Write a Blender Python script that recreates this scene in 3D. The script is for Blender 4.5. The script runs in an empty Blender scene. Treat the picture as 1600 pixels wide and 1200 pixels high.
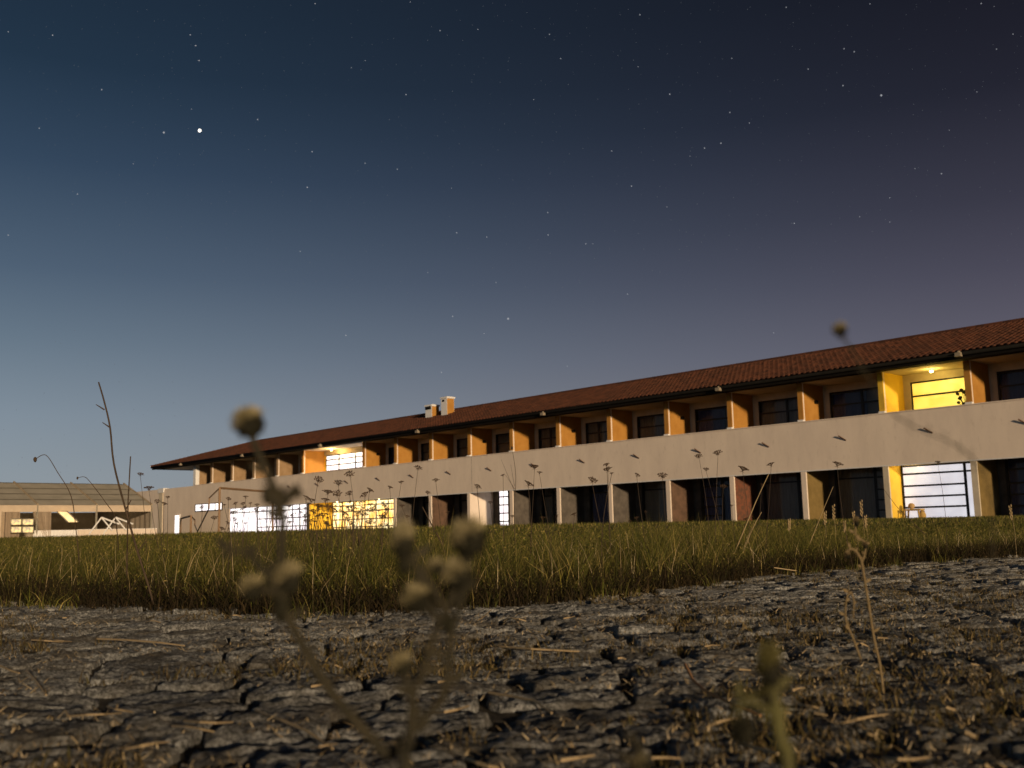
import bpy, math, random
import numpy as np
from mathutils import Vector, noise, Matrix, Euler
random.seed(7); rng = np.random.default_rng(7)
sc = bpy.context.scene
COL = sc.collection
# ------------------------------------------------------------------ camera
FPX = 1600.0; ROLL = .022; PITCH = math.atan(230/FPX); EYE = .25
R0 = Vector((1,0,0)); FW = Vector((0,math.cos(PITCH),math.sin(PITCH))); U0 = Vector((0,-math.sin(PITCH),math.cos(PITCH)))
CR = math.cos(ROLL)*R0-math.sin(ROLL)*U0; CU = math.sin(ROLL)*R0+math.cos(ROLL)*U0
CAM = Vector((0,0,EYE))
cd = bpy.data.cameras.new('camera'); cam = bpy.data.objects.new('camera', cd); COL.objects.link(cam)
m = Matrix((CR, CU, -FW)).transposed().to_4x4(); m.translation = CAM; cam.matrix_world = m
cd.sensor_width = 36; cd.lens = 36; cd.clip_start = .02; cd.clip_end = 20000
cd.dof.use_dof = True; cd.dof.focus_distance = 5.0; cd.dof.aperture_fstop = 7.1; cd.dof.aperture_blades = 0
sc.camera = cam
def ray(x, y): return (x-800)*CR-(y-600)*CU+FPX*FW           # direction through a photo pixel
def at(x, y, dist):                                          # point at that depth (metres from the camera)
    return CAM+ray(x, y)*(dist/FPX)
def lin(r, g, b):
    return tuple((c/12.92 if c <= .04045 else ((c+.055)/1.055)**2.4) for c in (r/255, g/255, b/255))+(1,)
# ------------------------------------------------------------------ world: late dusk sky
W = bpy.data.worlds.new('World'); sc.world = W; W.use_nodes = True
nt = W.node_tree; N = nt.nodes; L = nt.links
for x in list(N): N.remove(x)
def nd(t, **k):
    n = N.new(t)
    for a, v in k.items(): setattr(n, a, v)
    return n
out = nd('ShaderNodeOutputWorld'); bg = nd('ShaderNodeBackground'); tc = nd('ShaderNodeTexCoord'); sp = nd('ShaderNodeSeparateXYZ')
L.new(tc.outputs['Generated'], sp.inputs[0])
def ramp(stops):
    r = nd('ShaderNodeValToRGB'); e = r.color_ramp.elements
    e[0].position = stops[0][0]; e[0].color = lin(*stops[0][1]); e[1].position = stops[-1][0]; e[1].color = lin(*stops[-1][1])
    for p, c in stops[1:-1]:
        q = e.new(p); q.color = lin(*c)
    L.new(sp.outputs['Z'], r.inputs[0]); return r
left = ramp([(0,(143,151,158)),(.06,(136,148,157)),(.11,(125,140,153)),(.18,(99,117,133)),(.24,(76,95,115)),(.33,(49,69,91)),(.41,(32,51,70)),(.6,(18,27,40)),(1,(10,14,22))])
right = ramp([(0,(122,110,104)),(.1,(106,98,104)),(.16,(88,84,97)),(.22,(70,67,81)),(.28,(53,51,64)),(.37,(32,31,42)),(.46,(22,21,30)),(.7,(13,13,20)),(1,(8,9,14))])
cmb = nd('ShaderNodeCombineXYZ'); L.new(sp.outputs['X'], cmb.inputs[0]); L.new(sp.outputs['Y'], cmb.inputs[1])
nrm = nd('ShaderNodeVectorMath', operation='NORMALIZE'); L.new(cmb.outputs[0], nrm.inputs[0])
sp2 = nd('ShaderNodeSeparateXYZ'); L.new(nrm.outputs[0], sp2.inputs[0])
mr = nd('ShaderNodeMapRange', interpolation_type='SMOOTHSTEP'); mr.inputs[1].default_value = -.72; mr.inputs[2].default_value = .62
L.new(sp2.outputs['X'], mr.inputs[0])
mx = nd('ShaderNodeMix', data_type='RGBA'); L.new(mr.outputs[0], mx.inputs[0]); L.new(left.outputs[0], mx.inputs[6]); L.new(right.outputs[0], mx.inputs[7])
SUN_EL = math.radians(7.0)
sky = nd('ShaderNodeTexSky', sky_type='NISHITA', sun_disc=False); sky.sun_elevation = SUN_EL; sky.sun_rotation = math.radians(149)
sm = nd('ShaderNodeVectorMath', operation='SCALE'); sm.inputs['Scale'].default_value = .0012; L.new(sky.outputs[0], sm.inputs[0])
ad = nd('ShaderNodeVectorMath', operation='ADD'); L.new(mx.outputs[2], ad.inputs[0]); L.new(sm.outputs[0], ad.inputs[1])
L.new(ad.outputs[0], bg.inputs[0]); bg.inputs[1].default_value = 1.06; L.new(bg.outputs[0], out.inputs[0])
# ------------------------------------------------------------------ the one key light (low and warm, raking along the facade)
Ud = Vector((-.68153, .73179, 0)); Nd = Vector((.73179, .68153, 0))   # facade direction, direction into the building
GR = math.radians(20)
to_sun = (-Ud*math.cos(GR)-Nd*math.sin(GR))*math.cos(SUN_EL)+Vector((0,0,math.sin(SUN_EL)))
sl = bpy.data.lights.new('sun', 'SUN'); sl.energy = 3.7; sl.angle = math.radians(2.5); sl.color = (1, .75, .49)
so = bpy.data.objects.new('sun', sl); COL.objects.link(so); so.rotation_euler = to_sun.to_track_quat('Z', 'Y').to_euler()
sc.view_settings.view_transform = 'Standard'; sc.view_settings.look = 'None'; sc.view_settings.gamma = 1; sc.view_settings.exposure = 0
sc.view_settings.use_curve_mapping = False
# ------------------------------------------------------------------ materials
def mat(name, c1, c2=None, scale=4., rough=.85, bump=0., bscale=30., detail=6, c3=None, c3amt=.5, coord='Object', spec=.3, island=False, metal=0, stretch=None):
    M = bpy.data.materials.new(name); M.use_nodes = True; t = M.node_tree; n = t.nodes; l = t.links
    b = n['Principled BSDF']; b.inputs['Roughness'].default_value = rough; b.inputs['Specular IOR Level'].default_value = spec; b.inputs['Metallic'].default_value = metal
    tx = n.new('ShaderNodeTexCoord'); v = tx.outputs[coord]
    if stretch:
        mp = n.new('ShaderNodeMapping'); mp.inputs['Scale'].default_value = stretch; l.new(v, mp.inputs[0]); v = mp.outputs[0]
    c2 = c2 or tuple(x*.7 for x in c1)
    ns = n.new('ShaderNodeTexNoise'); ns.inputs['Scale'].default_value = scale; ns.inputs['Detail'].default_value = detail; ns.inputs['Roughness'].default_value = .65; l.new(v, ns.inputs[0])
    rp = n.new('ShaderNodeValToRGB'); rp.color_ramp.elements[0].position = .35; rp.color_ramp.elements[1].position = .65
    rp.color_ramp.elements[0].color = (*c2, 1); rp.color_ramp.elements[1].color = (*c1, 1); l.new(ns.outputs[0], rp.inputs[0]); colr = rp.outputs[0]
    if c3:
        n2 = n.new('ShaderNodeTexNoise'); n2.inputs['Scale'].default_value = scale*5.3; n2.inputs['Detail'].default_value = 8; n2.inputs['Roughness'].default_value = .75; l.new(v, n2.inputs[0])
        m2 = n.new('ShaderNodeMapRange'); m2.inputs[1].default_value = 1-c3amt-.08; m2.inputs[2].default_value = 1-c3amt+.12; l.new(n2.outputs[0], m2.inputs[0])
        mm = n.new('ShaderNodeMix'); mm.data_type = 'RGBA'; l.new(m2.outputs[0], mm.inputs[0]); l.new(colr, mm.inputs[6]); mm.inputs[7].default_value = (*c3, 1); colr = mm.outputs[2]
    if island:
        g = n.new('ShaderNodeNewGeometry'); r2 = n.new('ShaderNodeValToRGB'); e = r2.color_ramp.elements
        e[0].color = (*island[0], 1); e[1].color = (*island[-1], 1)
        for i, c in enumerate(island[1:-1]):
            q = e.new((i+1)/(len(island)-1)); q.color = (*c, 1)
        l.new(g.outputs['Random Per Island'], r2.inputs[0])
        mm = n.new('ShaderNodeMix'); mm.data_type = 'RGBA'; mm.inputs[0].default_value = .85; l.new(colr, mm.inputs[6]); l.new(r2.outputs[0], mm.inputs[7]); colr = mm.outputs[2]
    l.new(colr, b.inputs['Base Color'])
    if bump:
        nb = n.new('ShaderNodeTexNoise'); nb.inputs['Scale'].default_value = bscale; nb.inputs['Detail'].default_value = 8; nb.inputs['Roughness'].default_value = .7; l.new(v, nb.inputs[0])
        bm = n.new('ShaderNodeBump'); bm.inputs['Strength'].default_value = 1; bm.inputs['Distance'].default_value = bump; l.new(nb.outputs[0], bm.inputs['Height']); l.new(bm.outputs[0], b.inputs['Normal'])
    return M
def emis(name, col, s, var=None, vs=1.2):
    M = bpy.data.materials.new(name); M.use_nodes = True; t = M.node_tree; n = t.nodes; l = t.links
    b = n['Principled BSDF']; b.inputs['Base Color'].default_value = (.5,.5,.5,1); b.inputs['Roughness'].default_value = .3
    b.inputs['Emission Color'].default_value = (*col, 1); b.inputs['Emission Strength'].default_value = s
    if var:
        tx = n.new('ShaderNodeTexCoord'); ns = n.new('ShaderNodeTexNoise'); ns.inputs['Scale'].default_value = vs; ns.inputs['Detail'].default_value = 3; l.new(tx.outputs['Object'], ns.inputs[0])
        rp = n.new('ShaderNodeValToRGB'); rp.color_ramp.elements[0].position = .38; rp.color_ramp.elements[1].position = .62
        rp.color_ramp.elements[0].color = (*var, 1); rp.color_ramp.elements[1].color = (*col, 1); l.new(ns.outputs[0], rp.inputs[0]); l.new(rp.outputs[0], b.inputs['Emission Color'])
    return M
M_plaster = mat('plaster', (.80,.68,.55), (.71,.60,.49), .9, .9, .005, 18, c3=(.58,.48,.38), c3amt=.37, stretch=(1,1,.35))
M_cream = mat('cream_plaster', (.62,.54,.40), (.5,.43,.32), 1.5, .9, .003, 30)
M_ochre = mat('ochre_plaster', (.46,.225,.045), (.38,.175,.03), 1.6, .85, .003, 40)
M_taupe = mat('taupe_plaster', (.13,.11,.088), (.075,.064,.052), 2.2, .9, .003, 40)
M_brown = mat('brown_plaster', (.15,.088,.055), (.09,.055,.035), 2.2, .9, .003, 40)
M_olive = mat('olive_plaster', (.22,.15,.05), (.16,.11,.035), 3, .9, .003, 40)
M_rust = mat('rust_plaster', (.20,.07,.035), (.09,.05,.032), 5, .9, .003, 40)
M_lamplit = mat('lamplit_plaster', (.80,.52,.05), (.72,.45,.04), 1.5, .8, .002, 40)  # lamp glow painted into the wall colour of the lit bays
M_white = mat('white_paint', (.78,.77,.74), (.7,.69,.66), 3, .7)
M_tile = mat('terracotta', (.11,.04,.02), (.065,.026,.014), 2.5, .85, .004, 25, c3=(.06,.028,.018), c3amt=.42, island=[(.085,.03,.015),(.13,.046,.022),(.06,.024,.013),(.10,.038,.019)])
M_dark = mat('dark_metal', (.010,.009,.008), (.006,.006,.005), 5, .8, spec=.1)
M_soffit = mat('dark_board', (.010,.008,.006), (.006,.005,.004), 4, .9, spec=.1)
M_frame = mat('window_frame', (.018,.016,.015), (.012,.011,.01), 5, .45)
M_curtain = mat('curtain', (.80,.64,.44), (.55,.43,.28), 3, .95, stretch=(6,1,.3))
M_blue = mat('blue_curtain', (.24,.26,.48), (.16,.18,.34), 3, .95, stretch=(6,1,.3))
M_rustmetal = mat('rusty_pipe', (.12,.06,.035), (.07,.035,.02), 20, .8)
M_tan = mat('tan_plaster', (.36,.24,.13), (.28,.18,.09), 2.2, .9, .003, 40)
M_floor = mat('terrace_floor', (.5,.44,.36), (.4,.35,.3), 3, .8)
M_wh = emis('lit_white_glass', (.80,.78,.83), .90, (.68,.65,.70), .9)
M_whb = emis('bright_white_glass', (1,.93,.86), 1.7, (.85,.74,.80))
M_yl = emis('lit_yellow_glass', (1,.70,.10), 1.15, (.92,.55,.04), 1.6)
M_wm = emis('warm_white_glass', (1,.80,.42), 1.9, (1,.50,.07), 1.1)
M_lamp = emis('lamp_glow', (1,.72,.3), 14)
M_spot = mat('fixture_metal', (.32,.26,.18), (.24,.2,.14), 8, .5)
def glass():
    M = bpy.data.materials.new('dark_glass'); M.use_nodes = True; n = M.node_tree.nodes; l = M.node_tree.links
    b = n['Principled BSDF']; b.inputs['Base Color'].default_value = (.02,.022,.026,1); b.inputs['Roughness'].default_value = .06
    tr = n.new('ShaderNodeBsdfTransparent'); tr.inputs[0].default_value = (.85,.87,.9,1); mi = n.new('ShaderNodeMixShader'); mi.inputs[0].default_value = .22
    l.new(tr.outputs[0], mi.inputs[1]); l.new(b.outputs[0], mi.inputs[2]); l.new(mi.outputs[0], n['Material Output'].inputs[0]); return M
M_glass = glass()
M_stone = mat('granite_sett', (.34,.315,.28), (.20,.185,.165), 7, .9, .006, 60, c3=(.085,.08,.07), c3amt=.45, coord='Generated', island=False)
# ------------------------------------------------------------------ mesh helpers
class MB:
    def __init__(s): s.v = []; s.f = []
    def box(s, x0, x1, y0, y1, z0, z1):
        b = len(s.v); s.v += [(x, y, z) for z in (z0, z1) for y in (y0, y1) for x in (x0, x1)]
        s.f += [tuple(b+i for i in q) for q in ((0,2,3,1),(4,5,7,6),(0,1,5,4),(2,6,7,3),(0,4,6,2),(1,3,7,5))]; return s
    def quad(s, *p):
        b = len(s.v); s.v += [tuple(q) for q in p]; s.f.append(tuple(range(b, b+len(p)))); return s
    def tube(s, pts, rad, n=6, cap=True):
        pts = [Vector(p) for p in pts]; b = len(s.v)
        if not hasattr(rad, '__len__'): rad = [rad]*len(pts)
        for i, p in enumerate(pts):
            d = (pts[min(i+1, len(pts)-1)]-pts[max(i-1, 0)]).normalized()
            a = d.cross(Vector((.3,.2,1)) if abs(d.z) < .9 else Vector((1,.1,0))).normalized(); c = d.cross(a)
            for k in range(n):
                t = 2*math.pi*k/n; s.v.append(tuple(p+(a*math.cos(t)+c*math.sin(t))*rad[i]))
        for i in range(len(pts)-1):
            for k in range(n):
                q = b+i*n; s.f.append((q+k, q+(k+1) % n, q+n+(k+1) % n, q+n+k))
        if cap:
            s.f.append(tuple(b+k for k in range(n))[::-1]); q = b+(len(pts)-1)*n; s.f.append(tuple(q+k for k in range(n)))
        return s
    def ball(s, c, r, nu=8, nv=6, sq=(1,1,1), jit=0):
        b = len(s.v); c = Vector(c)
        for j in range(nv+1):
            ph = math.pi*j/nv
            for i in range(nu):
                t = 2*math.pi*i/nu; k = r*(1+random.uniform(-jit, jit))
                s.v.append((c.x+k*sq[0]*math.sin(ph)*math.cos(t), c.y+k*sq[1]*math.sin(ph)*math.sin(t), c.z+k*sq[2]*math.cos(ph)))
        for j in range(nv):
            for i in range(nu):
                s.f.append((b+j*nu+i, b+(j+1)*nu+i, b+(j+1)*nu+(i+1) % nu, b+j*nu+(i+1) % nu))
        return s
    def mesh(s, name, m, smooth=False):
        me = bpy.data.meshes.new(name); me.from_pydata(s.v, [], s.f); me.materials.append(m)
        if smooth: me.polygons.foreach_set('use_smooth', [True]*len(me.polygons))
        me.update(); return me
    def build(s, name, m, parent=None, smooth=False):
        return link(name, s.mesh(name, m, smooth), parent)
def link(name, me, parent=None, loc=None, rz=0):
    o = bpy.data.objects.new(name, me); COL.objects.link(o)
    if parent: o.parent = parent
    if loc is not None: o.location = loc
    if rz: o.rotation_euler.z = rz
    return o
def tag(o, label, cat, group=None):
    o['label'] = label; o['category'] = cat
    if group: o['group'] = group
    return o
def empty(name, loc, rz=0):
    o = bpy.data.objects.new(name, None); o.empty_display_size = .1; COL.objects.link(o); o.location = loc; o.rotation_euler = (0, 0, rz); return o
def rawmesh(name, V, F4, F3, m):
    me = bpy.data.meshes.new(name); nq, n3 = len(F4), len(F3)
    me.vertices.add(len(V)); me.vertices.foreach_set('co', np.asarray(V, np.float32).ravel())
    me.loops.add(nq*4+n3*3); me.loops.foreach_set('vertex_index', np.concatenate([np.asarray(F4, np.int32).ravel(), np.asarray(F3, np.int32).ravel()]))
    me.polygons.add(nq+n3); me.polygons.foreach_set('loop_start', np.concatenate([np.arange(nq)*4, nq*4+np.arange(n3)*3]).astype(np.int32))
    me.materials.append(m); me.update(calc_edges=True); me.validate(); return me
# ------------------------------------------------------------------ ground
edge = [(-14,12.5),(-6,7.1),(-2.2,4.46),(-1.44,3.90),(-.87,3.52),(-.42,3.38),(0,3.6),(.49,4.15),(1.31,5.35),(2.38,6.45),(3.6,7.4),(6,9.4),(14,15.5)]
ex = np.array([e[0] for e in edge]); ey = np.array([e[1] for e in edge])
def edge_y(x): return np.interp(x, ex, ey)
def gz(x, y):                                                # height of the meadow
    d = np.maximum(y-edge_y(x), 0); t = np.clip(d/22, 0, 1); return .36*t*t*(3-2*t)+.012*np.minimum(d*4, 1)
M_soil = mat('meadow_soil', (.07,.065,.03), (.035,.032,.018), 2.2, 1, .02, 14, c3=(.11,.095,.05), c3amt=.4, coord='Object')
xs = np.concatenate([[-4000,-900,-250,-100,-50], np.arange(-30, 31, 1.0), [50,100,250,900,4000]])
ys = np.concatenate([[0,.08,.2,.5,1,1.6,2.4,3.4,5,7,10,13,17,22,30,45,70,120,300,1000,5000]])
V = []; F = []
for x in xs:
    for d in ys:
        y = edge_y(x)+d; V.append((x, y, gz(x, y)-.012 if d > 0 else -.05))
n_ = len(ys)
for i in range(len(xs)-1):
    for j in range(n_-1): F.append((i*n_+j, (i+1)*n_+j, (i+1)*n_+j+1, i*n_+j+1))
me = rawmesh('meadow_ground', V, F, [], M_soil); o = link('meadow_ground', me); o['kind'] = 'structure'
M_joint = mat('joint_dirt', (.085,.07,.045), (.03,.026,.018), 18, 1, .012, 60, c3=(.09,.065,.035), c3amt=.38)
pav = MB(); pav.quad((-4000,-4000,-.010),(4000,-4000,-.010),(4000,16,-.010),(-4000,16,-.010)); pav = pav.build('stone_pavement', M_joint); pav['kind'] = 'structure'
# setts
cells = []; y = .35; row = 0
while y < 12:
    dep = random.uniform(.09, .17); x = -.62*y-1.2+random.uniform(0, .1)
    while x < .62*y+1.2:
        w = random.uniform(.10, .27)
        cx, cy = x+w/2, y+dep/2+.05*math.sin(x*1.3+.4)+.09*x*.6
        if cy < edge_y(cx)+.05: cells.append((cx, cy, w, dep, math.hypot(cx, cy), .09*.6))
        x += w
    y += dep; row += 1
def sett(cx, cy, w, d, slope, n, seed):
    hx, hy = w/2-random.uniform(.0005, .004), d/2-random.uniform(.0005, .005)
    tx, ty = random.gauss(0, .02), random.gauss(0, .028); z0 = random.gauss(.002, .0032)
    V = []; F = []; sv = Vector((seed*7.3 % 91, seed*3.1 % 57, 0))
    for a in range(n+1):
        for b in range(n+1):
            uu, vv = 2*a/n-1, 2*b/n-1
            k = 1-.12*max(0, abs(uu)*abs(vv)-.45)*2
            rim = max(abs(uu), abs(vv)); px = uu*hx*k; py = vv*hy*k
            P = Vector((px, py, 0))+sv; Wp = Vector((cx+px, cy+py+slope*px, 0))
            h = noise.noise(P*18)*.006+noise.noise(P*47)*.005+noise.noise(P*110)*.005-abs(noise.noise(P*30+Vector((9,9,9))))*.006+noise.noise(Wp*2.3)*.008
            z = z0+tx*px+ty*py+h+.003*(1-rim**4)
            if a in (0, n) or b in (0, n): z = -.035; px *= 1.02; py *= 1.02
            wx = noise.noise(Wp*7+Vector((3,1,5)))*.028+noise.noise(Wp*25)*.008; wy = noise.noise(Wp*7+Vector((13,7,2)))*.024+noise.noise(Wp*25+Vector((5,5,5)))*.008
            V.append((cx+px+wx, cy+py+slope*px+wy, z))
    for a in range(n):
        for b in range(n): q = a*(n+1)+b; F.append((q, q+n+1, q+n+2, q+1))
    return V, F
cells.sort(key=lambda c: 0 if False else c[4])
vis = [c for c in cells if c[1] > .95 and abs(c[0]) < .52*c[1]+.12]
vs_ = set(id(c) for c in vis[:290]); far = MB()
for i, c in enumerate(cells):
    isn = id(c) in vs_; n = 20 if isn else (11 if c[4] < 4.5 else 8)
    V, F = sett(c[0], c[1], c[2], c[3], c[5], n, i)
    if isn:
        me = bpy.data.meshes.new('stone'); V = [(v[0]-c[0], v[1]-c[1], v[2]) for v in V]; me.from_pydata(V, [], F); me.materials.append(M_stone)
        me.polygons.foreach_set('use_smooth', [True]*len(me.polygons)); link('stone', me, pav, (c[0], c[1], 0))
    else:
        b = len(far.v); far.v += V; far.f += [tuple(b+k for k in f) for f in F]
# same rock as the single stones, but mapped by position
def rock(M, coord):
    t = M.node_tree; n = t.nodes; l = t.links
    for x in list(n): n.remove(x)
    ou = n.new('ShaderNodeOutputMaterial'); b = n.new('ShaderNodeBsdfPrincipled'); b.inputs['Roughness'].default_value = .88; b.inputs['Specular IOR Level'].default_value = .35; l.new(b.outputs[0], ou.inputs[0])
    g = n.new('ShaderNodeNewGeometry'); P = g.outputs['Position']
    def no(s, d=6, r=.7):
        q = n.new('ShaderNodeTexNoise'); q.inputs['Scale'].default_value = s; q.inputs['Detail'].default_value = d; q.inputs['Roughness'].default_value = r; l.new(P, q.inputs[0]); return q.outputs[0]
    r1 = n.new('ShaderNodeValToRGB'); e = r1.color_ramp.elements; e[0].position = .40; e[0].color = (.12,.125,.12,1); e[1].position = .60; e[1].color = (.74,.75,.72,1); q = e.new(.5); q.color = (.37,.375,.355,1); l.new(no(120, 6, .72), r1.inputs[0])
    r2 = n.new('ShaderNodeValToRGB'); e = r2.color_ramp.elements; e[0].position = .44; e[0].color = (0,0,0,1); e[1].position = .62; e[1].color = (1,1,1,1); l.new(no(5.5, 5, .6), r2.inputs[0])
    m1 = n.new('ShaderNodeMix'); m1.data_type = 'RGBA'; m1.inputs[7].default_value = (.12,.10,.065,1); mf = n.new('ShaderNodeMath'); mf.operation = 'MULTIPLY'; mf.inputs[1].default_value = .75; l.new(r2.outputs[0], mf.inputs[0]); l.new(mf.outputs[0], m1.inputs[0]); l.new(r1.outputs[0], m1.inputs[6])
    m2 = n.new('ShaderNodeMix'); m2.data_type = 'RGBA'; m2.blend_type = 'MULTIPLY'; m2.inputs[0].default_value = .55; l.new(m1.outputs[2], m2.inputs[6])
    r3 = n.new('ShaderNodeValToRGB'); e = r3.color_ramp.elements; e[0].color = (.78,.79,.82,1); e[1].color = (1.2,1.17,1.1,1); l.new(g.outputs['Random Per Island'], r3.inputs[0]); l.new(r3.outputs[0], m2.inputs[7]); l.new(m2.outputs[2], b.inputs['Base Color'])
    bm = n.new('ShaderNodeBump'); bm.inputs['Distance'].default_value = .02; bm.inputs['Strength'].default_value = 1; l.new(no(90, 10, .85), bm.inputs['Height']); l.new(bm.outputs[0], b.inputs['Normal'])
rock(M_stone, None)
o = far.build('distant_stone', M_stone, pav, True); o['kind'] = 'stuff'
# ------------------------------------------------------------------ grass (numpy blades)
def blades(name, X, Y, Z, Hh, Wd, m, lean=.5, segs=3, flat=False, parent=None):
    n = len(X); az = rng.uniform(0, 2*np.pi, n); fa = rng.uniform(0, 2*np.pi, n); ln = rng.uniform(.1, 1, n)*lean
    dx, dy = np.cos(az), np.sin(az); wx, wy = np.cos(fa), np.sin(fa); V = []
    ts = np.linspace(0, 1, segs+1)
    rows = []
    for t in ts:
        off = Hh*ln*t**1.8; zz = Z+Hh*np.sqrt(np.maximum(1-(ln*t)**2*.7, .05))*t if not flat else Z+Hh*.15*np.sin(t*3)
        ww = Wd*(1-t**1.5)*.5
        if t < 1:
            rows.append(np.stack([X+dx*off-wx*ww, Y+dy*off-wy*ww, zz], 1)); rows.append(np.stack([X+dx*off+wx*ww, Y+dy*off+wy*ww, zz], 1))
        else: rows.append(np.stack([X+dx*off, Y+dy*off, zz], 1))
    k = len(rows); V = np.stack(rows, 1).reshape(-1, 3); base = np.arange(n)*k
    F4 = [np.stack([base+2*s, base+2*s+1, base+2*s+3, base+2*s+2], 1) for s in range(segs-1)]
    F4 = np.concatenate(F4) if F4 else np.zeros((0, 4)); F3 = np.stack([base+2*(segs-1), base+2*(segs-1)+1, base+k-1], 1)
    o = link(name, rawmesh(name, V, F4, F3, m), parent); o['kind'] = 'stuff'; return o
G = [(0.149, 0.154, 0.02), (0.023, 0.03, 0.006), (0.069, 0.071, 0.013), (0.23, 0.194, 0.035), (0.034, 0.03, 0.01), (0.057, 0.066, 0.012), (0.023, 0.023, 0.006), (0.115, 0.106, 0.02), (0.032, 0.037, 0.008), (0.391, 0.295, 0.099), (0.046, 0.035, 0.012), (0.081, 0.088, 0.015), (0.029, 0.035, 0.007)]
M_grass = mat('grass_blades', (.09,.088,.022), (.045,.05,.012), 1.3, .75, island=G, spec=.15)
M_baseshade = mat('base_shade', (.02,.015,.008), (.012,.01,.006), 6, .95, island=[(.015,.012,.007),(.035,.024,.012),(.012,.012,.006),(.06,.04,.018)], spec=.1)
M_straw = mat('straw', (.50,.40,.22), (.34,.26,.14), 30, .7, island=[(.50,.38,.20),(.64,.52,.33),(.26,.18,.09),(.44,.33,.16)], spec=.2)
M_litter = mat('dry_litter', (.12,.075,.03), (.06,.04,.02), 12, .95, island=[(.07,.055,.02),(.14,.10,.03),(.05,.05,.018),(.26,.19,.08),(.03,.026,.012),(.045,.03,.015),(.09,.085,.025)], spec=.1)
def fbm(x, y, s): return np.array([noise.noise(Vector((a*s, b*s, 1.7))) for a, b in zip(x, y)])
def field(n, d0, d1, p=1.0, margin=1.2, far=False):
    X = []; Y = []
    while len(X) < n:
        q = n*2; x = rng.uniform(-16, 16, q) if not far else rng.uniform(-50, 40, q); d = d0+(d1-d0)*rng.uniform(0, 1, q)**p; y = edge_y(x)+d
        k = (np.abs(x) < .54*y+margin); X += list(x[k]); Y += list(y[k])
    return np.array(X[:n]), np.array(Y[:n])
X, Y = field(95000, -.05, 1.7, 1.2); X += rng.normal(0, .03, len(X)); f = fbm(X, Y, 1.7)+.5*fbm(X, Y, 6)
d = Y-edge_y(X)+.12*fbm(X, Y, 3.1); k = d > -.06; X, Y, f, d = X[k], Y[k], f[k], d[k]
Hh = (.075+.115*np.clip(d/.45, 0, 1))*(1+.5*f)*rng.choice([.5,.7,.85,1,1.15,1.4], len(X), p=[.2,.25,.2,.2,.1,.05])*rng.uniform(.85, 1.15, len(X))*np.where(X > 1.1, np.clip(1-(X-1.1)*.16, .5, 1), 1)
blades('tall_grass', X, Y, gz(X, Y)-.012, np.clip(Hh, .03, .36), rng.uniform(.0018, .0042, len(X)), M_grass, 1.12)
X, Y = field(42000, -.16, .4, 1.0); blades('base_shade_blades', X, Y, gz(X, Y)-.012, rng.uniform(.02, .15, len(X)), rng.uniform(.002, .006, len(X)), M_baseshade, 1.15)  # dark blades added to paint in shade at the foot of the grass
X, Y = field(9000, -.34, .05, .6); k = fbm(X, Y, 2.6) > .12; X, Y = X[k], Y[k]; blades('edge_grass', X, Y, np.zeros(len(X)), rng.uniform(.02, .10, len(X)), rng.uniform(.0015, .004, len(X)), M_grass, 1.15)
X, Y = field(80000, 1.5, 8, 1.3); f = fbm(X, Y, .8)
Hh = .15*(1+.6*f)*rng.choice([.6,.85,1,1.3,1.7], len(X), p=[.25,.3,.25,.15,.05])*np.where(X > .8, np.clip(1-(X-.8)*.12, .4, 1), 1)
blades('middle_grass', X, Y, gz(X, Y)-.012, np.clip(Hh, .03, .3), rng.uniform(.004, .008, len(X)), M_grass, .7, 2)
X, Y = field(90000, 7, 45, 1.4, 3, True); 
Hh = .075*rng.uniform(.5, 1.5, len(X)); blades('distant_grass', X, Y, gz(X, Y)-.012, Hh, rng.uniform(.012, .03, len(X)), M_grass, .7, 1)
def leaves(name, X, Y, Z, S, m):
    n = len(X); a = rng.normal(0, 1, (n, 3)); a /= np.linalg.norm(a, axis=1)[:, None]; b = rng.normal(0, 1, (n, 3)); b -= (a*b).sum(1)[:, None]*a; b /= np.linalg.norm(b, axis=1)[:, None]
    C = np.stack([X, Y, Z], 1); S = S[:, None]; V = np.stack([C-a*S, C+b*S*.28, C+a*S, C-b*S*.28], 1).reshape(-1, 3); k = np.arange(n)*4
    o = link(name, rawmesh(name, V, np.stack([k, k+1, k+2, k+3], 1), np.zeros((0, 3)), m)); o['kind'] = 'stuff'
X, Y = field(60000, .0, 2.6, 1.3); f = fbm(X, Y, 2.2)
Hm = (.10+.11*np.clip((Y-edge_y(X))/.5, 0, 1))*(1+.5*f)*np.where(X > 1.1, np.clip(1-(X-1.1)*.16, .45, 1), 1)
leaves('meadow_leaves', X, Y, gz(X, Y)+Hm*rng.beta(2.2, 1.3, len(X)), rng.uniform(.003, .009, len(X)), M_grass)
X, Y = field(40000, 2.5, 11, 1.2); leaves('distant_leaves', X, Y, gz(X, Y)+.15*rng.beta(2, 1.4, len(X))*np.where(X > .8, np.clip(1-(X-.8)*.12, .4, 1), 1), rng.uniform(.01, .024, len(X)), M_grass)
X = rng.uniform(-1.5, 2.9, 9000); X = X[fbm(X, X, 5.0) > -.05]; Y = edge_y(X)+rng.uniform(.3, 2.6, len(X)); blades('ragged_grass', X, Y, gz(X, Y), rng.uniform(.16, .35, len(X))*np.clip(1-(X-1)*.12, .6, 1), rng.uniform(.0015, .004, len(X)), M_grass, 1.0)
rc = random.Random(4)
CX = []; CY = []; CH = []
for k in range(90):
    x = rc.uniform(-4, 6); y = float(edge_y(x))+rc.uniform(.05, 2.5); n = rc.randint(25, 70); sd = rc.uniform(.03, .09); hh = rc.uniform(.14, .30)*(1 if x < 1.2 else .6)
    CX.append(rng.normal(x, sd, n)); CY.append(rng.normal(y, sd, n)); CH.append(hh*rng.uniform(.5, 1.1, n))
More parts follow.
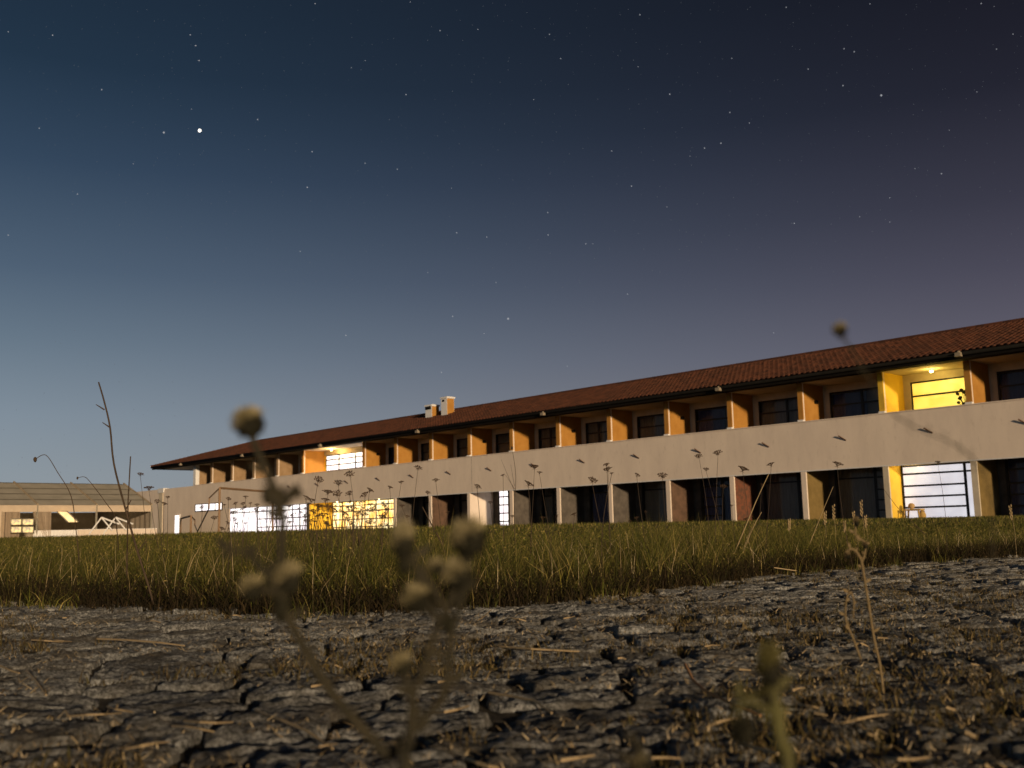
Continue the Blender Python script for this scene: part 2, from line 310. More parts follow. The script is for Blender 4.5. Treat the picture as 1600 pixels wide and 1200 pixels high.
X = np.concatenate(CX); Y = np.concatenate(CY); blades('grass_clumps', X, Y, gz(X, Y), np.concatenate(CH), rng.uniform(.002, .005, len(X)), M_grass, 1.1)
# dead stalks in the meadow: pale thin ones
X, Y = field(1500, 0, 2.2, 1.2); Hh = rng.uniform(.12, .27, len(X))*np.where(X > 1.5, .7, 1)
blades('dry_grass', X, Y, gz(X, Y), Hh, rng.uniform(.0018, .003, len(X)), M_straw, .9)
# litter and little weeds in the joints of the paving
def pavpts(n, thr, s):
    out = []
    while len(out) < n:
        q = 4000; y = .8+8*rng.uniform(0, 1, q)**1.3; x = rng.uniform(-1, 1, q)*(.56*y+.4); k = y < edge_y(x)+.05; x, y = x[k], y[k]
        v = fbm(x, y, s)+.6*fbm(x, y, s*4)+.3*(x > .2)*.6; k = v > thr; out += list(zip(x[k], y[k]))
    a = np.array(out[:n]); return a[:, 0], a[:, 1]
X, Y = pavpts(60000, .12, 1.8); blades('joint_moss', X, Y, rng.uniform(-.008, .006, len(X)), rng.choice([.005,.009,.014,.022,.034], len(X), p=[.3,.3,.2,.14,.06]), rng.uniform(.001, .003, len(X)), M_litter, 1.3, 2)
X, Y = pavpts(13000, -.1, 1.5)
blades('straw_litter', X, Y, np.full(len(X), .008)+rng.uniform(-.004, .009, len(X)), rng.uniform(.01, .06, len(X)), rng.uniform(.0008, .0022, len(X)), M_straw, 1.2, 2, flat=True)
# larger straws one can tell apart
def ground(x, y, z=.012):
    q = ray(x, y); return CAM+q*((z-EYE)/q.z)
def straw(pts, r, label, forks=None, group=None, m=None):
    P = [ground(x, y, z) for x, y, z in pts]; b = MB(); b.tube(P, [r*(1-.4*i/len(P)) for i in range(len(P))], 5)
    if forks: b.tube([ground(x, y, z) for x, y, z in forks], r*.7, 5)
    return tag(b.build('dry_straw', m or M_straw), label, 'straw', group)
M_orange = mat('orange_stalk', (.50,.25,.09), (.38,.18,.06), 30, .7)
straw([(1070,1038,.03),(1082,1062,.02),(1100,1078,.018),(1150,1103,.018),(1188,1118,.014)], .0026, 'bent orange-brown stalk lying on the paving right of centre', m=M_orange)
straw([(764,1082,.014),(800,1088,.016),(835,1095,.018),(862,1114,.014)], .0022, 'forked pale straw on the stones at bottom centre', [(825,1093,.016),(838,1103,.014),(848,1118,.012)])
straw([(152,998,.013),(200,1000,.017),(250,1004,.017),(288,1009,.013)], .0024, 'long straight pale straw on the stones at left')
straw([(50,1000,.012),(70,1001,.015),(98,1003,.012)], .0022, 'short pale straw near the left frame edge')
straw([(42,1048,.014),(58,1066,.016),(72,1086,.012)], .0022, 'slanting straw on the paving at far left')
straw([(0,1040,.013),(15,1047,.013),(30,1052,.011)], .0020, 'straw lying partly outside the left frame edge')
straw([(780,1010,.012),(830,1014,.016),(905,1018,.012)], .0022, 'thin straight straw lying across centre of the paving')
straw([(1215,1178,.015),(1180,1168,.014),(1150,1160,.01)], .002, 'short straw beside the dark seed head at bottom')
straw([(1228,1037,.013),(1260,1044,.015),(1290,1052,.012)], .0022, 'pale straw right of the leafy foreground stem')
straw([(1285,995,.012),(1320,998,.014),(1352,1002,.012)], .0022, 'thin straw lying left of the pale curled weed')
straw([(1375,988,.012),(1400,993,.014),(1422,998,.012)], .0022, 'thin straw lying right of the pale curled weed')
straw([(1490,1138,.014),(1510,1145,.014),(1525,1152,.01)], .003, 'thick bright straw fragment at lower right')
straw([(400,1110,.012),(440,1125,.02),(480,1142,.02),(520,1170,.012)], .0022, 'kinked tan straw beneath the tall leaning foreground weed')
straw([(1172,872,.06),(1210,887,.05),(1245,892,.03),(1265,906,.012)], .0026, 'arched dead stalk hanging over the grass edge at right')
rs = random.Random(5)
for i in range(46):
    y = rs.uniform(960, 1190); x = rs.uniform(20, 1580); a = rs.gauss(.15, .5); l = rs.uniform(18, 60)*(y-830)/200
    if y < 835+(870-800)*.9: continue
    pts = [(x+l*t*math.cos(a), y+l*t*math.sin(a)*.35+3*math.sin(t*3+i), .011+.008*math.sin(t*math.pi)) for t in (0,.33,.66,1)]
    straw(pts, rs.uniform(.0012, .0022), 'thin dry straw scattered on the worn stone paving', group='dry straws on the stone paving')
# ------------------------------------------------------------------ the long building
ORG = Vector((21.442, 42.639, 0)); RZ = math.atan2(-Ud.y, -Ud.x)
B = empty('lodge_building', ORG, RZ)
tag(B, 'long two-storey lodge with tiled roof and rows of recessed balconies', 'building')
PLB, PLT, SOF, FLR, BASE = 2.88, 5.25, 7.22, 4.15, .30
ps = [-14.3,-10.15,-6.0,-1.85,2.33,6.36,10.63,14.85,19.07,23.34,27.55,31.78,35.98,40.15,44.31,48.4,57.13,61.25,65.32,69.32,73.32,76.6]
END = ps[-1]
def bb(s0, s1, d0, d1, z0, z1, mb=None):                    # box in building terms: s leftwards, d into the building
    return (mb or MB()).box(-s1, -s0, d0, d1, z0, z1)
D = 2.1; T = .26
bb(-16, END, D+.35, 10, BASE-.5, SOF-.02).build('core_wall', M_plaster, B)
bb(-16, END, 0, .16, PLB, PLT).build('parapet', M_plaster, B)
bb(-16, END, -.04, .20, PLT+.002, PLT+.05).build('parapet_coping', M_plaster, B)
bb(-16, END, -.015, .16, PLB-.05, PLB-.002).build('parapet_lip', M_white, B)
bb(-16, END, .162, D+.34, FLR-.25, FLR).build('balcony_floor', M_floor, B)
bb(-16, END, .162, D+.34, PLB+.1, PLB+.25).build('loggia_ceiling', M_cream, B)
bb(-16, END+.15, .0, D+.34, SOF, SOF+.16).build('balcony_ceiling', M_cream, B)
bb(-16, END+.15, -.5, D+.34, BASE-.5, BASE+.06).build('plinth', M_floor, B)
for s_ in (35.6,): bb(s_, s_+.018, -.003, -.0005, PLB+.01, PLT-.01).build('expansion_joint', M_taupe, B)
# windows
def frame_mesh(w, h, cols, rows_, door=None):
    b = MB(); t = .07; b.box(-w/2, -w/2+t, -.04, .04, 0, h); b.box(w/2-t, w/2, -.04, .04, 0, h); b.box(-w/2+t, w/2-t, -.04, .04, h-t, h); b.box(-w/2+t, w/2-t, -.04, .04, 0, t)
    for c in cols: b.box(c-.06, c+.06, -.037, .037, t, h-t)
    xs = [-w/2+t]+sum([[c-.06, c+.06] for c in cols], [])+[w/2-t]
    panes = []
    for i in range(0, len(xs), 2):
        rr = rows_ if door != i//2 else [rows_[-1]]
        zs = [t]
        for r in rr: b.box(xs[i], xs[i+1], -.034, .034, r-.04, r+.04); zs += [r-.04, r+.04]
        zs.append(h-t)
        for j in range(0, len(zs), 2): panes.append((xs[i], xs[i+1], zs[j], zs[j+1]))
    return b.mesh('window', M_frame), panes
pc = {}
def pane_mesh(p, m):
    k = (tuple(round(v, 3) for v in p), m.name)
    if k not in pc: pc[k] = MB().box(p[0]+.003, p[1]-.003, -.01, .01, p[2]+.003, p[3]-.003).mesh('pane', m)
    return pc[k]
fc = {}
def window(sc_, d, z, w, h, cols, rows_, gm, door=None, curtain=None, label=None):
    k = (round(w, 2), h, tuple(cols), tuple(rows_), door)
    if k not in fc: fc[k] = frame_mesh(*[round(w, 2), h, cols, rows_, door])
    me, panes = fc[k]; o = link('window', me, B, (-sc_, d, z))
    if label: o['label'] = label
    for p in panes: link('pane', pane_mesh(p, gm), o)
    if curtain:
        c = MB(); n = 26
        for i in range(n):
            x0 = -w/2+.1+(w*curtain[1])*i/n; x1 = -w/2+.1+(w*curtain[1])*(i+1)/n; y0 = .11+.03*(i % 2); y1 = .11+.03*((i+1) % 2)
            c.quad((x0, y0, .05), (x1, y1, .05), (x1, y1, h-.1), (x0, y0, h-.1))
        c.build('curtain', curtain[0], o)
    return o
rb = random.Random(11)
low_light_tint = {3: M_olive, 4: M_lamplit, 5: M_olive, 6: M_rust, 7: M_brown, 8: M_taupe, 9: M_taupe, 10: M_taupe, 11: M_plaster, 12: M_brown, 13: M_taupe}  # uneven lighting of the ground-floor bays painted in as wall colours
def lamp(s, d, z, power, color):
    o = MB().ball((-s, d, z), .09, 10, 8, (1,1,.6)).build('ceiling_lamp', M_lamp, B, True)
    l = bpy.data.lights.new('lamp_light', 'POINT'); l.energy = power; l.color = color; l.shadow_soft_size = .1
    q = bpy.data.objects.new('lamp_light', l); COL.objects.link(q); q.parent = B; q.location = (-s, d, z-.17)
for i in range(len(ps)-1):
    s0, s1 = ps[i], ps[i+1]; w = s1-s0-T; mid = (s0+s1)/2; wide = w > 6
    # upper partition at the left end of this bay (its side faces the camera)
    lit_up = i in (4, 15)
    if i == 4: pm = M_lamplit
    elif i == 15: pm = M_ochre
    else: pm = M_ochre if i < 16 else M_tan
    bb(s1-T/2, s1+T/2, .10, D+.3, FLR, SOF).build('partition', pm, B)
    bb(s1-T/2-.004, s1+T/2+.004, .164, .26, PLT-.3, SOF-.002).build('pillar', M_plaster, B)
    bb(s1-T/2-.02, s1+T/2+.02, .02, .24, PLT+.052, PLT+.14).build('pillar_foot', M_white, B)
    bb(s0+T/2, s1-T/2, D+.10, D+.33, FLR, SOF-.003).build('back_wall', M_cream if not lit_up else M_lamplit, B) if False else None
    wz = FLR+.05; h = 2.65
    bb(s0+T/2, s1-T/2, D, D+.3, wz+h, SOF-.003).build('lintel', M_cream, B)
    if not wide:
        ww = w-.34; cx_ = mid-.17
        bb(s1-T/2-.34, s1-T/2, D, D+.3, FLR, wz+h-.003).build('jamb', M_cream, B)
        # frames are seen with local +x towards the viewer's right
        if i == 4: window(cx_, D+.08, wz, ww, h, [1.35], [.62,1.3,1.97], M_yl, None, label='upper window glowing yellow with dark bars')
        elif i == 20: window(cx_, D+.08, wz, ww, h, [.2], [.62,1.3,1.97], M_glass, 0)
        else:
            lay = rb.choice([([.2], 0), ([-.1], 1), ([-.75], 0), ([.75], None)])
            window(cx_, D+.08, wz, ww, h, lay[0], [.62,1.3,1.97], M_glass, lay[1], (rb.choice([M_curtain, M_curtain, M_blue]), rb.choice([.5,.75,.93])))
    else:
        bb(s1-T/2-.2, s1-T/2, D, D+.3, FLR, wz+h-.003).build('jamb', M_lamplit, B)
        window(mid-.1, D+.08, wz, w-.2, h, [-2.2,.2], [.9,1.35,1.8,2.25], M_whb, None, label='wide upper window glowing white and orange')
        lamp(mid+1.6, 1.1, SOF-.12, 150, (1,.62,.2))
    if i == 4: lamp(mid, 1.1, SOF-.12, 36, (1,.72,.16))
    # ground floor
    if i <= 13:
        dd = 1.1 if i == 4 else D
        pl = low_light_tint.get(i, M_taupe)
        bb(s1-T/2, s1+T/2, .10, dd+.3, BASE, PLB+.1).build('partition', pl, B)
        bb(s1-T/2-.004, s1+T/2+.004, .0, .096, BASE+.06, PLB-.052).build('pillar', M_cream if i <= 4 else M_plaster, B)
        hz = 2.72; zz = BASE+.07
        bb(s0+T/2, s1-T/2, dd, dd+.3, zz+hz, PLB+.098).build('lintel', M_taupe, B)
        if i == 4:
            window(mid-.02, dd+.08, zz, w-.06, 2.5, [1.1], [.56,1.05,1.55,2.1], M_wh, 1, label='ground floor window glowing pale white with dark bars')
            lamp(mid+1.2, .6, PLB+.07, 9, (1,.7,.25)); bb(s0+T/2, s1-T/2, dd+.002, dd+.29, zz+2.5, zz+hz-.002).build('head_panel', M_wh if False else M_cream, B)
        else:
            lay = rb.choice([([.3], 0), ([-.3], 1), ([-.75], 0), ([.75], None)])
            jw = .5 if i > 6 else .34
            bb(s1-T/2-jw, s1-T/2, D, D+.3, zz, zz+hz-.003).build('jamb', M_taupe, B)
            if i == 11:
                window(mid-jw/2-.5, dd+.08, zz, w-jw-1.0, hz, [], [.5,1.0,1.5,2.1], M_glass, None, (M_curtain, .9))
                window(s1-T/2-jw-.5, dd+.08, zz, 1.0, hz, [], [.55,1.1,1.65,2.2], M_whb, None, label='narrow ground floor window glowing white')
            else: window(mid-jw/2, dd+.08, zz, w-jw, hz, lay[0], [.5,1.0,1.5,2.1], M_glass, lay[1], (rb.choice([M_curtain, M_curtain, M_blue]), rb.choice([.5,.75,.93])))
# pillar at the right end of the lit double loggia on the ground floor, its glazing, and the shop-like bright glazing further left
bb(56.0, 56.3, .1, D+.3, BASE, PLB+.1).build('partition', M_lamplit, B)
bb(55.98, 56.32, 0, .096, BASE+.06, PLB-.052).build('pillar', M_taupe, B)
bb(44.45, 55.99, D, D+.3, 2.95, PLB+.098).build('lintel', M_cream, B)
window(50.15, D+.08, BASE+.07, 11.3, 2.56, [-4.2,-2.6,-1.0,.5,2.1,3.7], [.5,1.1,1.75,2.2], M_wm, None, label='wide ground floor glazing glowing orange and white')
lamp(53.2, .9, PLB+.02, 60, (1,.62,.12)); lamp(47.5, .9, PLB+.02, 40, (1,.66,.2))
window(62.9, .1, BASE+.07, 13.1, 2.5, [-1.6,.1,1.7,4.3,5.4], [.7,1.4,2.05], M_whb, 0, label='wide ground floor glazing glowing white')
bb(56.33, 67.25, .02, .9, PLB-.0515+.0, PLB-.0505).build('glazing_head', M_white, B) if False else None
bb(69.5, END, .003, .5, BASE+.06, PLB-.052).build('lower_wall', M_plaster, B)
window(73.4, -.05, 2.74, 5.4, .72, [-1.35,0,1.35], [], M_whb, None, label='high strip window of four white panes')
# wing running on to the left under the open roof
bb(END+.002, 92, 0, 6, BASE-.4, PLT-.02).build('wing_wall', M_plaster, B)
bb(83.4, 84.3, -.06, 0, BASE, PLT-.4).build('pilaster', M_cream, B); bb(83.2, 84.5, -.1, .5, PLT-.38, PLT+.06).build('pilaster_cap', M_white, B)
o = bb(79.5, 80.5, -.04, -.003, BASE, 2.5).build('door', M_whb, B); o['label'] = 'narrow glowing white door'
bb(79.38, 79.496, -.07, -.003, BASE, 2.6).build('door_frame', M_white, o)
bb(END-.25, END+.25, .02, .4, PLT, SOF-.003).build('corner_column', M_white, B)
bb(END+.152, 83.8, -.95, 9.8, SOF+.03, SOF+.1).build('end_soffit', M_white, B)
# drain spouts on the parapet: one per bay, slanted to draw in their shadow
sp_m = MB().tube([(.17,.0,-.12),(.0,-.05,.0),(-.17,-.10,.13)], .032, 7).mesh('drain_spout', M_rustmetal)
spp = [4.19,8.4,12.66,16.91,21.21,25.44,29.6,33.8,38.0,42.2,46.3,0.1,-4.1,50.5,54.7,59]
for s in spp: link('drain_spout', sp_m, B, (-s, 0, PLB+1.42))
# roof: eave boards, gutter, tiles, hip
EO = -1.0; ZE = 7.5; RD = 5.0; ZR = 9.5; HS = 84.0; RE = 73.0; SL = (ZR-ZE)/(RD-EO)
bb(-16, HS, EO+.14, -.02, SOF+.0, SOF+.05).build('eave_board', M_soffit, B)
bb(-16, HS, EO+.02, EO+.14, SOF-.06, ZE-.03).build('fascia', M_soffit, B)
g = MB(); g.tube([(16, EO-.05, ZE-.12), (-HS, EO-.05, ZE-.12)], .085, 8); g.build('gutter', M_dark, B, True)
bb(HS-.1, HS+.02, EO+.02, 10.9, SOF-.02, ZE-.03).build('end_fascia', M_soffit, B)
rf = MB(); rf.quad((16,EO,ZE-.02),(16,RD,ZR-.02),(-RE,RD,ZR-.02),(-HS,EO,ZE-.02)); rf.quad((-HS,EO,ZE-.02),(-RE,RD,ZR-.02),(-HS,2*RD-EO,ZE-.02)); rf.quad((-HS,2*RD-EO,ZE-.02),(-RE,RD,ZR-.02),(16,RD,ZR-.02),(16,2*RD-EO,ZE-.02))
rf.build('roof_deck', M_tile, B)
V = []; F = []; P_ = .29; NC = 13; cw = math.hypot(RD-EO, ZR-ZE)/NC
cs = 0; x = -15.9
while x < HS-.2:
    for c in range(NC):
        d0 = EO-.06+(RD-EO)*c/NC; d1 = EO-.06+(RD-EO)*(c+1.12)/NC
        lim = HS-(d0-EO)/(RD-EO)*(HS-RE)
        if x > lim: break
        z0 = ZE+SL*(d0-EO)+.045; z1 = ZE+SL*(d1-EO)+.015; b = len(V); jx = random.uniform(-.01, .01); jz = random.uniform(-.006, .008)
        for (dd_, zz_, rr) in ((d0, z0, .10), (d1, z1, .082)):
            for k in range(6):
                t = math.pi*k/5; V.append((-(x+jx)+rr*math.cos(t), dd_, zz_+jz+rr*.85*math.sin(t)-.03))
        for k in range(5): F.append((b+k, b+k+1, b+7+k, b+6+k))
        F.append((b+5, b+4, b+3, b+2)); F.append((b+5, b+2, b+1, b))
    x += P_
o = link('roof_tile', rawmesh('roof_tile', V, F, [], M_tile), B); o['kind'] = 'stuff'
rm = MB()
x = -16
while x < RE: rm.tube([(-x, RD, ZR+.02), (-x-.46, RD, ZR+.04)], [.13, .11], 8); x += .42
for k in range(26):
    t = k/26; a = Vector((-RE, RD, ZR+.03)).lerp(Vector((-HS, EO, ZE+.03)), t); b_ = Vector((-RE, RD, ZR+.03)).lerp(Vector((-HS, EO, ZE+.03)), t+.045); rm.tube([b_, a], [.13, .1], 8)
o = rm.build('ridge_tile', M_tile, B); o['kind'] = 'stuff'
# floodlights under the eave, every third bay
fl = MB().box(-.13,.13,-.10,.10,-.20,-.03).box(-.03,.03,-.02,.16,-.03,.05).mesh('floodlight', M_spot)
gl = MB().box(-.11,.11,-.114,-.102,-.18,-.05).mesh('lens', M_spot)
for x, y in [(1497,550),(1122,605),(848,644),(652,672),(500,694),(378,710),(282,724)]:
    q = ray(x, y); t = ((ORG-CAM).dot(Nd)+EO-.17)/q.dot(Nd); p = CAM+q*t; s = (p-ORG).dot(Ud)
    o = link('floodlight', fl, B, (-s, EO-.17, p.z)); link('lens', gl, o)
# chimneys
for s, w_, z1, a in [(44.0, .78, 9.85, 0), (42.15, .68, 10.25, 1)]:
    c = bb(s-w_/2, s+w_/2, 3.0, 3.7, 8.6, z1-.12).build('chimney', M_white, B)
    bb(s-w_/2-.06, s+w_/2+.06, 2.95, 3.75, z1-.118, z1).build('chimney_cap', M_white, c)
    if a == 0: bb(s-w_/2+.1, s+w_/2+.02, 2.985, 2.998, z1-.36, z1-.14).build('vent_slot', M_dark, c)
    else: bb(s-.05, s+.2, 2.985, 2.998, z1-.36, z1-.2).build('vent_slot', M_dark, c)
    bb(s-w_/2-.012, s-w_/2-.002, 3.02, 3.68, 8.8, z1-.14).build('lit_side_coat', M_ochre, c)  # ochre skin paints warm light onto the right-hand face
# sconces on some partitions
sm_ = MB().box(-.03,.03,-.14,.14,-.09,.09).mesh('wall_lamp', M_soffit)
for i in (5, 7, 9, 11, 14): link('wall_lamp', sm_, B, (-(ps[i+1]-T/2-.035), 1.35, 6.35))
def BW(s, d, z): return ORG+Ud*s+Nd*d+Vector((0,0,z))
# things inside the lit balconies
pp = empty('potted_plant', BW(2.95, 1.3, FLR), RZ); tag(pp, 'small leafy potted plant silhouetted against the yellow upper window', 'plant')
MB().tube([(0,0,0),(0,0,.45)], [.14,.19], 12).build('pot', M_rust, pp, True)
b = MB()
for k in range(16):
    a = k*2.4; h = 1.0+.9*(k/16); b.tube([(0,0,.45),(.1*math.cos(a),.1*math.sin(a),.4+h*.5),(.32*math.cos(a),.32*math.sin(a),.35+h*.85)], .012, 4)
    b.ball((.34*math.cos(a),.34*math.sin(a),.36+h*.85), .1, 6, 4, (1,.5,.7), .2)
M_leaf = mat('dark_leaf', (.05,.055,.02), (.03,.035,.012), 8, .7)
b.build('foliage', M_leaf, pp)
M_cush = mat('beige_wood', (.50,.33,.10), (.38,.24,.07), 6, .9); M_dome = mat('tan_dome', (.50,.34,.16), (.34,.22,.09), 6, .8)
tb = empty('side_table', BW(5.5, .72, BASE+.06), RZ); tag(tb, 'low wooden side table before the glowing white ground floor window', 'table')
MB().box(-.40,.40,-.24,.24,.42,.50).build('tabletop', M_cush, tb)
for x in (-.36,.30):
    for y in (-.2,.2): MB().tube([(x*1.12,y,0),(x,y,.42)], .04, 6).build('leg', M_cush, tb)
bk_ = empty('wicker_basket', BW(5.12, .72, BASE+.06), RZ); tag(bk_, 'rounded tan basket at the right end of the low side table', 'basket')
MB().ball((0,0,.2), .2, 10, 8, (.8,.8,1), .04).build('body', M_cush, bk_, True)
MB().tube([(-.12,0,.36),(0,0,.44),(.12,0,.36)], .02, 6).build('handle', M_cush, bk_)
dm = empty('round_lantern', BW(5.6, .72, BASE+.565), RZ); tag(dm, 'small round tan lantern standing on the low side table', 'lantern')
MB().ball((0,0,.13), .15, 12, 8, (1,1,.9)).build('shade', M_dome, dm, True); MB().tube([(0,0,-.004),(0,0,.03)], .07, 10).build('foot', M_cush, dm)
# ------------------------------------------------------------------ marquee left of the building
A = at(-60, 788.8, 1); q = A-CAM; t = (3.1-EYE)/q.z; A = CAM+q*t                 # point of the eave at the left edge
dn = Nd.copy(); q = ray(238, 790); # end of the eave where the sightline meets the eave line
t1 = ((A.x*dn.y-A.y*dn.x)-(CAM.x*dn.y-CAM.y*dn.x))/(q.x*dn.y-q.y*dn.x); E_ = CAM+q*t1; LEN = (E_-A).dot(dn)
TW = empty('marquee', (A.x, A.y, gz(A.x, A.y)), math.atan2(dn.y, dn.x)); tag(TW, 'large open-sided marquee with grey fabric roof left of the lodge', 'marquee')
M_canvas = mat('canvas', (.44,.405,.33), (.35,.325,.26), .8, .8, .01, 3); M_band = mat('canvas_band', (.27,.245,.19), (.20,.18,.14), 2, .8)
M_cloth = mat('curtain_cloth', (.55,.45,.33), (.46,.37,.27), 1.2, .9); M_pole = mat('tent_pole', (.42,.33,.22), (.3,.24,.16), 4, .5)
g0 = gz(A.x, A.y); he = 3.1-g0; WD = 6.0; x0 = -12; ribs = []; END_OPEN = True
qr = ray(100, 750); 
hr = 5.15-g0
# local axes: +x along the marquee (away to the right), +y away from camera
for k in range(4):
    z0 = he+(hr-he)*k/4; z1 = he+(hr-he)*(k+1)/4; y0 = WD*k/4; y1 = WD*(k+1)/4; b = MB()
    b.quad((x0, y0, z0), (LEN, y0, z0), (LEN, y1-.3, z1-.08), (x0, y1-.3, z1-.08)); b.quad((x0, y0, z0-.04), (x0, y1-.3, z1-.12), (LEN, y1-.3, z1-.12), (LEN, y0, z0-.04)); b.build('roof_panel', M_canvas, TW)
    b = MB(); b.quad((x0, y1-.3, z1-.07), (LEN, y1-.3, z1-.07), (LEN, y1, z1), (x0, y1, z1)); b.build('purlin', M_band, TW)
b = MB(); b.quad((x0, WD, hr), (LEN, WD, hr), (LEN, 2*WD, he), (x0, 2*WD, he)); b.build('rear_roof_panel', M_canvas, TW)
b = MB(); b.quad((LEN, 0, he-.04), (LEN, 2*WD, he-.04), (LEN, WD, hr)); b.build('gable_panel', M_canvas, TW)
bay = 4.6; rx = LEN-.06
while rx > x0:
    MB().tube([(rx, -.02, he+.05), (rx, WD, hr+.06)], .075, 6).build('rafter', M_pole, TW); MB().tube([(rx, 0, 0), (rx, 0, he)], .09, 6).build('pole', M_band, TW); MB().tube([(rx, 2*WD, 0), (rx, 2*WD, he)], .09, 6).build('pole', M_band, TW)
    rx -= bay
b = MB(); b.box(x0, LEN, -.06, .03, he-.55, he-.02); b.build('valance', M_cloth, TW)
def drape(xa, xb, name, z1, tie=0, yoff=.1, m=M_cloth):
    b = MB(); n = 44
    for i in range(n):
        for j in range(6):
            q = []
            for (ii, jj) in ((i, j), (i+1, j), (i+1, j+1), (i, j+1)):
                f = ii/n; v = jj/6; x = xa+(xb-xa)*f; x += tie*(1-v)**1.5*(1-f)*(xb-xa)
                q.append((x, yoff+.26*math.sin(ii*1.3+.8*math.sin(ii*.7)), v*z1))
            b.quad(*q)
    b.build(name, m, TW, True)
def lx(px_):
    nn = Vector((-dn.y, dn.x, 0)); q = ray(px_, 820); t = (A-CAM).dot(nn)/q.dot(nn); return (CAM+q*t-A).dot(dn)
drape(x0, lx(8), 'side_curtain', he-.5); drape(lx(8)+.05, lx(30), 'side_curtain', he-.5, -.0); drape(lx(52), lx(79), 'side_curtain', he-.5, .7)
drape(lx(8)+.1, lx(30)-.1, 'inner_curtain', he-.5, 0, .45)
b = MB(); n = 90
for i in range(n): b.quad((lx(52)+(LEN-lx(52))*i/n, -.12+.05*(i%2), 0), (lx(52)+(LEN-lx(52))*(i+1)/n, -.12+.05*((i+1)%2), 0), (lx(52)+(LEN-lx(52))*(i+1)/n, -.05, .75), (lx(52)+(LEN-lx(52))*i/n, -.05, .75))
b.build('low_side_panel', M_white, TW)
MBe = MB()
for i in range(24): MBe.quad((LEN-.1+.06*(i%2), 2*WD*i/24, 0),(LEN-.1+.06*((i+1)%2), 2*WD*(i+1)/24, 0),(LEN-.1+.06*((i+1)%2), 2*WD*(i+1)/24, he-.05),(LEN-.1+.06*(i%2), 2*WD*i/24, he-.05))
MBe.build('end_curtain', mat('end_cloth', (.33,.27,.2), (.24,.2,.15), 2, .9), TW)
drape(x0, LEN, 'rear_curtain', he-.3, 0, 2*WD-.3, mat('rear_cloth', (.55,.46,.34), (.46,.38,.28), 2, .9))
for xq in (LEN-3.5, LEN-10):
    MB().ball((xq, 4.5, he-.15), .12, 10, 8).build('hanging_lamp', M_lamp, TW, True); MB().tube([(xq, 4.5, he-.05), (xq, 4.5, he+1.3)], .015, 5).build('lamp_cord', M_band, TW)
    l_ = bpy.data.lights.new('hanging_lamp_light', 'POINT'); l_.energy = 55; l_.color = (1,.72,.42); l_.shadow_soft_size = .2; q_ = bpy.data.objects.new('hanging_lamp_light', l_); COL.objects.link(q_); q_.parent = TW; q_.location = (xq, 4.5, he-.45)
def tent_pt(px_, py_, dy):                                 # where a sightline meets the plane dy metres behind the marquee front
    nn = Vector((-dn.y, dn.x, 0)); q = ray(px_, py_); t = ((A+nn*dy)-CAM).dot(nn)/q.dot(nn); p = CAM+q*t; return p
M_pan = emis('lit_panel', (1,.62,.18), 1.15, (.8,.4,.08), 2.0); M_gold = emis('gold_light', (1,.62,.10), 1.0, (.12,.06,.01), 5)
def board(px0, px1, py0, py1, dy, name, m, label, cat, skew=0):
    a = tent_pt(px0, py1, dy); b_ = tent_pt(px1, py1, dy); c = tent_pt(px0, py0, dy); w = (b_-a).length; h = abs(c.z-a.z); r = empty(name, (a.x, a.y, max(a.z, .3)), math.atan2(dn.y, dn.x)); tag(r, label, cat)
    b = MB(); b.quad((skew,0,0),(w+skew,0,0),(w,0,h),(0,0,h)); b.quad((skew,.12,0),(0,.12,h),(w,.12,h),(w+skew,.12,0)); b.quad((skew,0,0),(0,0,h),(0,.12,h),(skew,.12,0)); b.quad((0,0,h),(w,0,h),(w,.12,h),(0,.12,h)); b.quad((w,0,h),(w+skew,0,0),(w+skew,.12,0),(w,.12,h))
    b.build('panel', m, r); f = MB(); f.tube([(skew,0,0),(0,0,h),(w,0,h),(w+skew,0,0)], .05, 6); f.build('frame', M_band, r); return r
board(88, 104, 799, 816, -.6, 'light_screen', M_pan, 'slanted yellow lit screen at the marquee opening', 'screen', .9)
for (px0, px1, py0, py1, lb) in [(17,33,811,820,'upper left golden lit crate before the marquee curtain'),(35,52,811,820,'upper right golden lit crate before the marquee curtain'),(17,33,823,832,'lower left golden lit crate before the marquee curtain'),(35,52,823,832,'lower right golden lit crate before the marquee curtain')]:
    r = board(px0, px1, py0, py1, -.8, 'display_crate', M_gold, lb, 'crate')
for px0, lb in ((150, 'left of two white folded trestles at the marquee opening'), (172, 'right of two white folded trestles at the marquee opening')):
    a = tent_pt(px0+8, 826, -.4); r = empty('trestle', (a.x, a.y, .33), math.atan2(dn.y, dn.x)); tag(r, lb, 'trestle')
    h = 1.75; MB().tube([(-.9,0,0.5),(0,0,h)], .06, 6).build('leg', M_white, r); MB().tube([(.9,0,.7),(0,0,h)], .06, 6).build('leg', M_white, r); MB().tube([(0,0,h),(1.5,.1,h-.55)], .07, 6).build('beam', M_white, r); MB().tube([(-.9,0,0),(-.9,0,.5)], .05, 6).build('leg', M_white, r)
a = tent_pt(122, 832, -.2); r = empty('banquet_table', (a.x, a.y, .33), math.atan2(dn.y, dn.x)); tag(r, 'long low table under white cloth in the marquee opening', 'table')
MB().box(0,6.5,0,.9,.0,.78).build('tablecloth', mat('table_cloth', (.72,.62,.5), (.6,.5,.4), 3, .9, stretch=(8,1,.5)), r); MB().box(-.03,6.53,-.03,.93,.785,.82).build('tabletop', M_white, r)
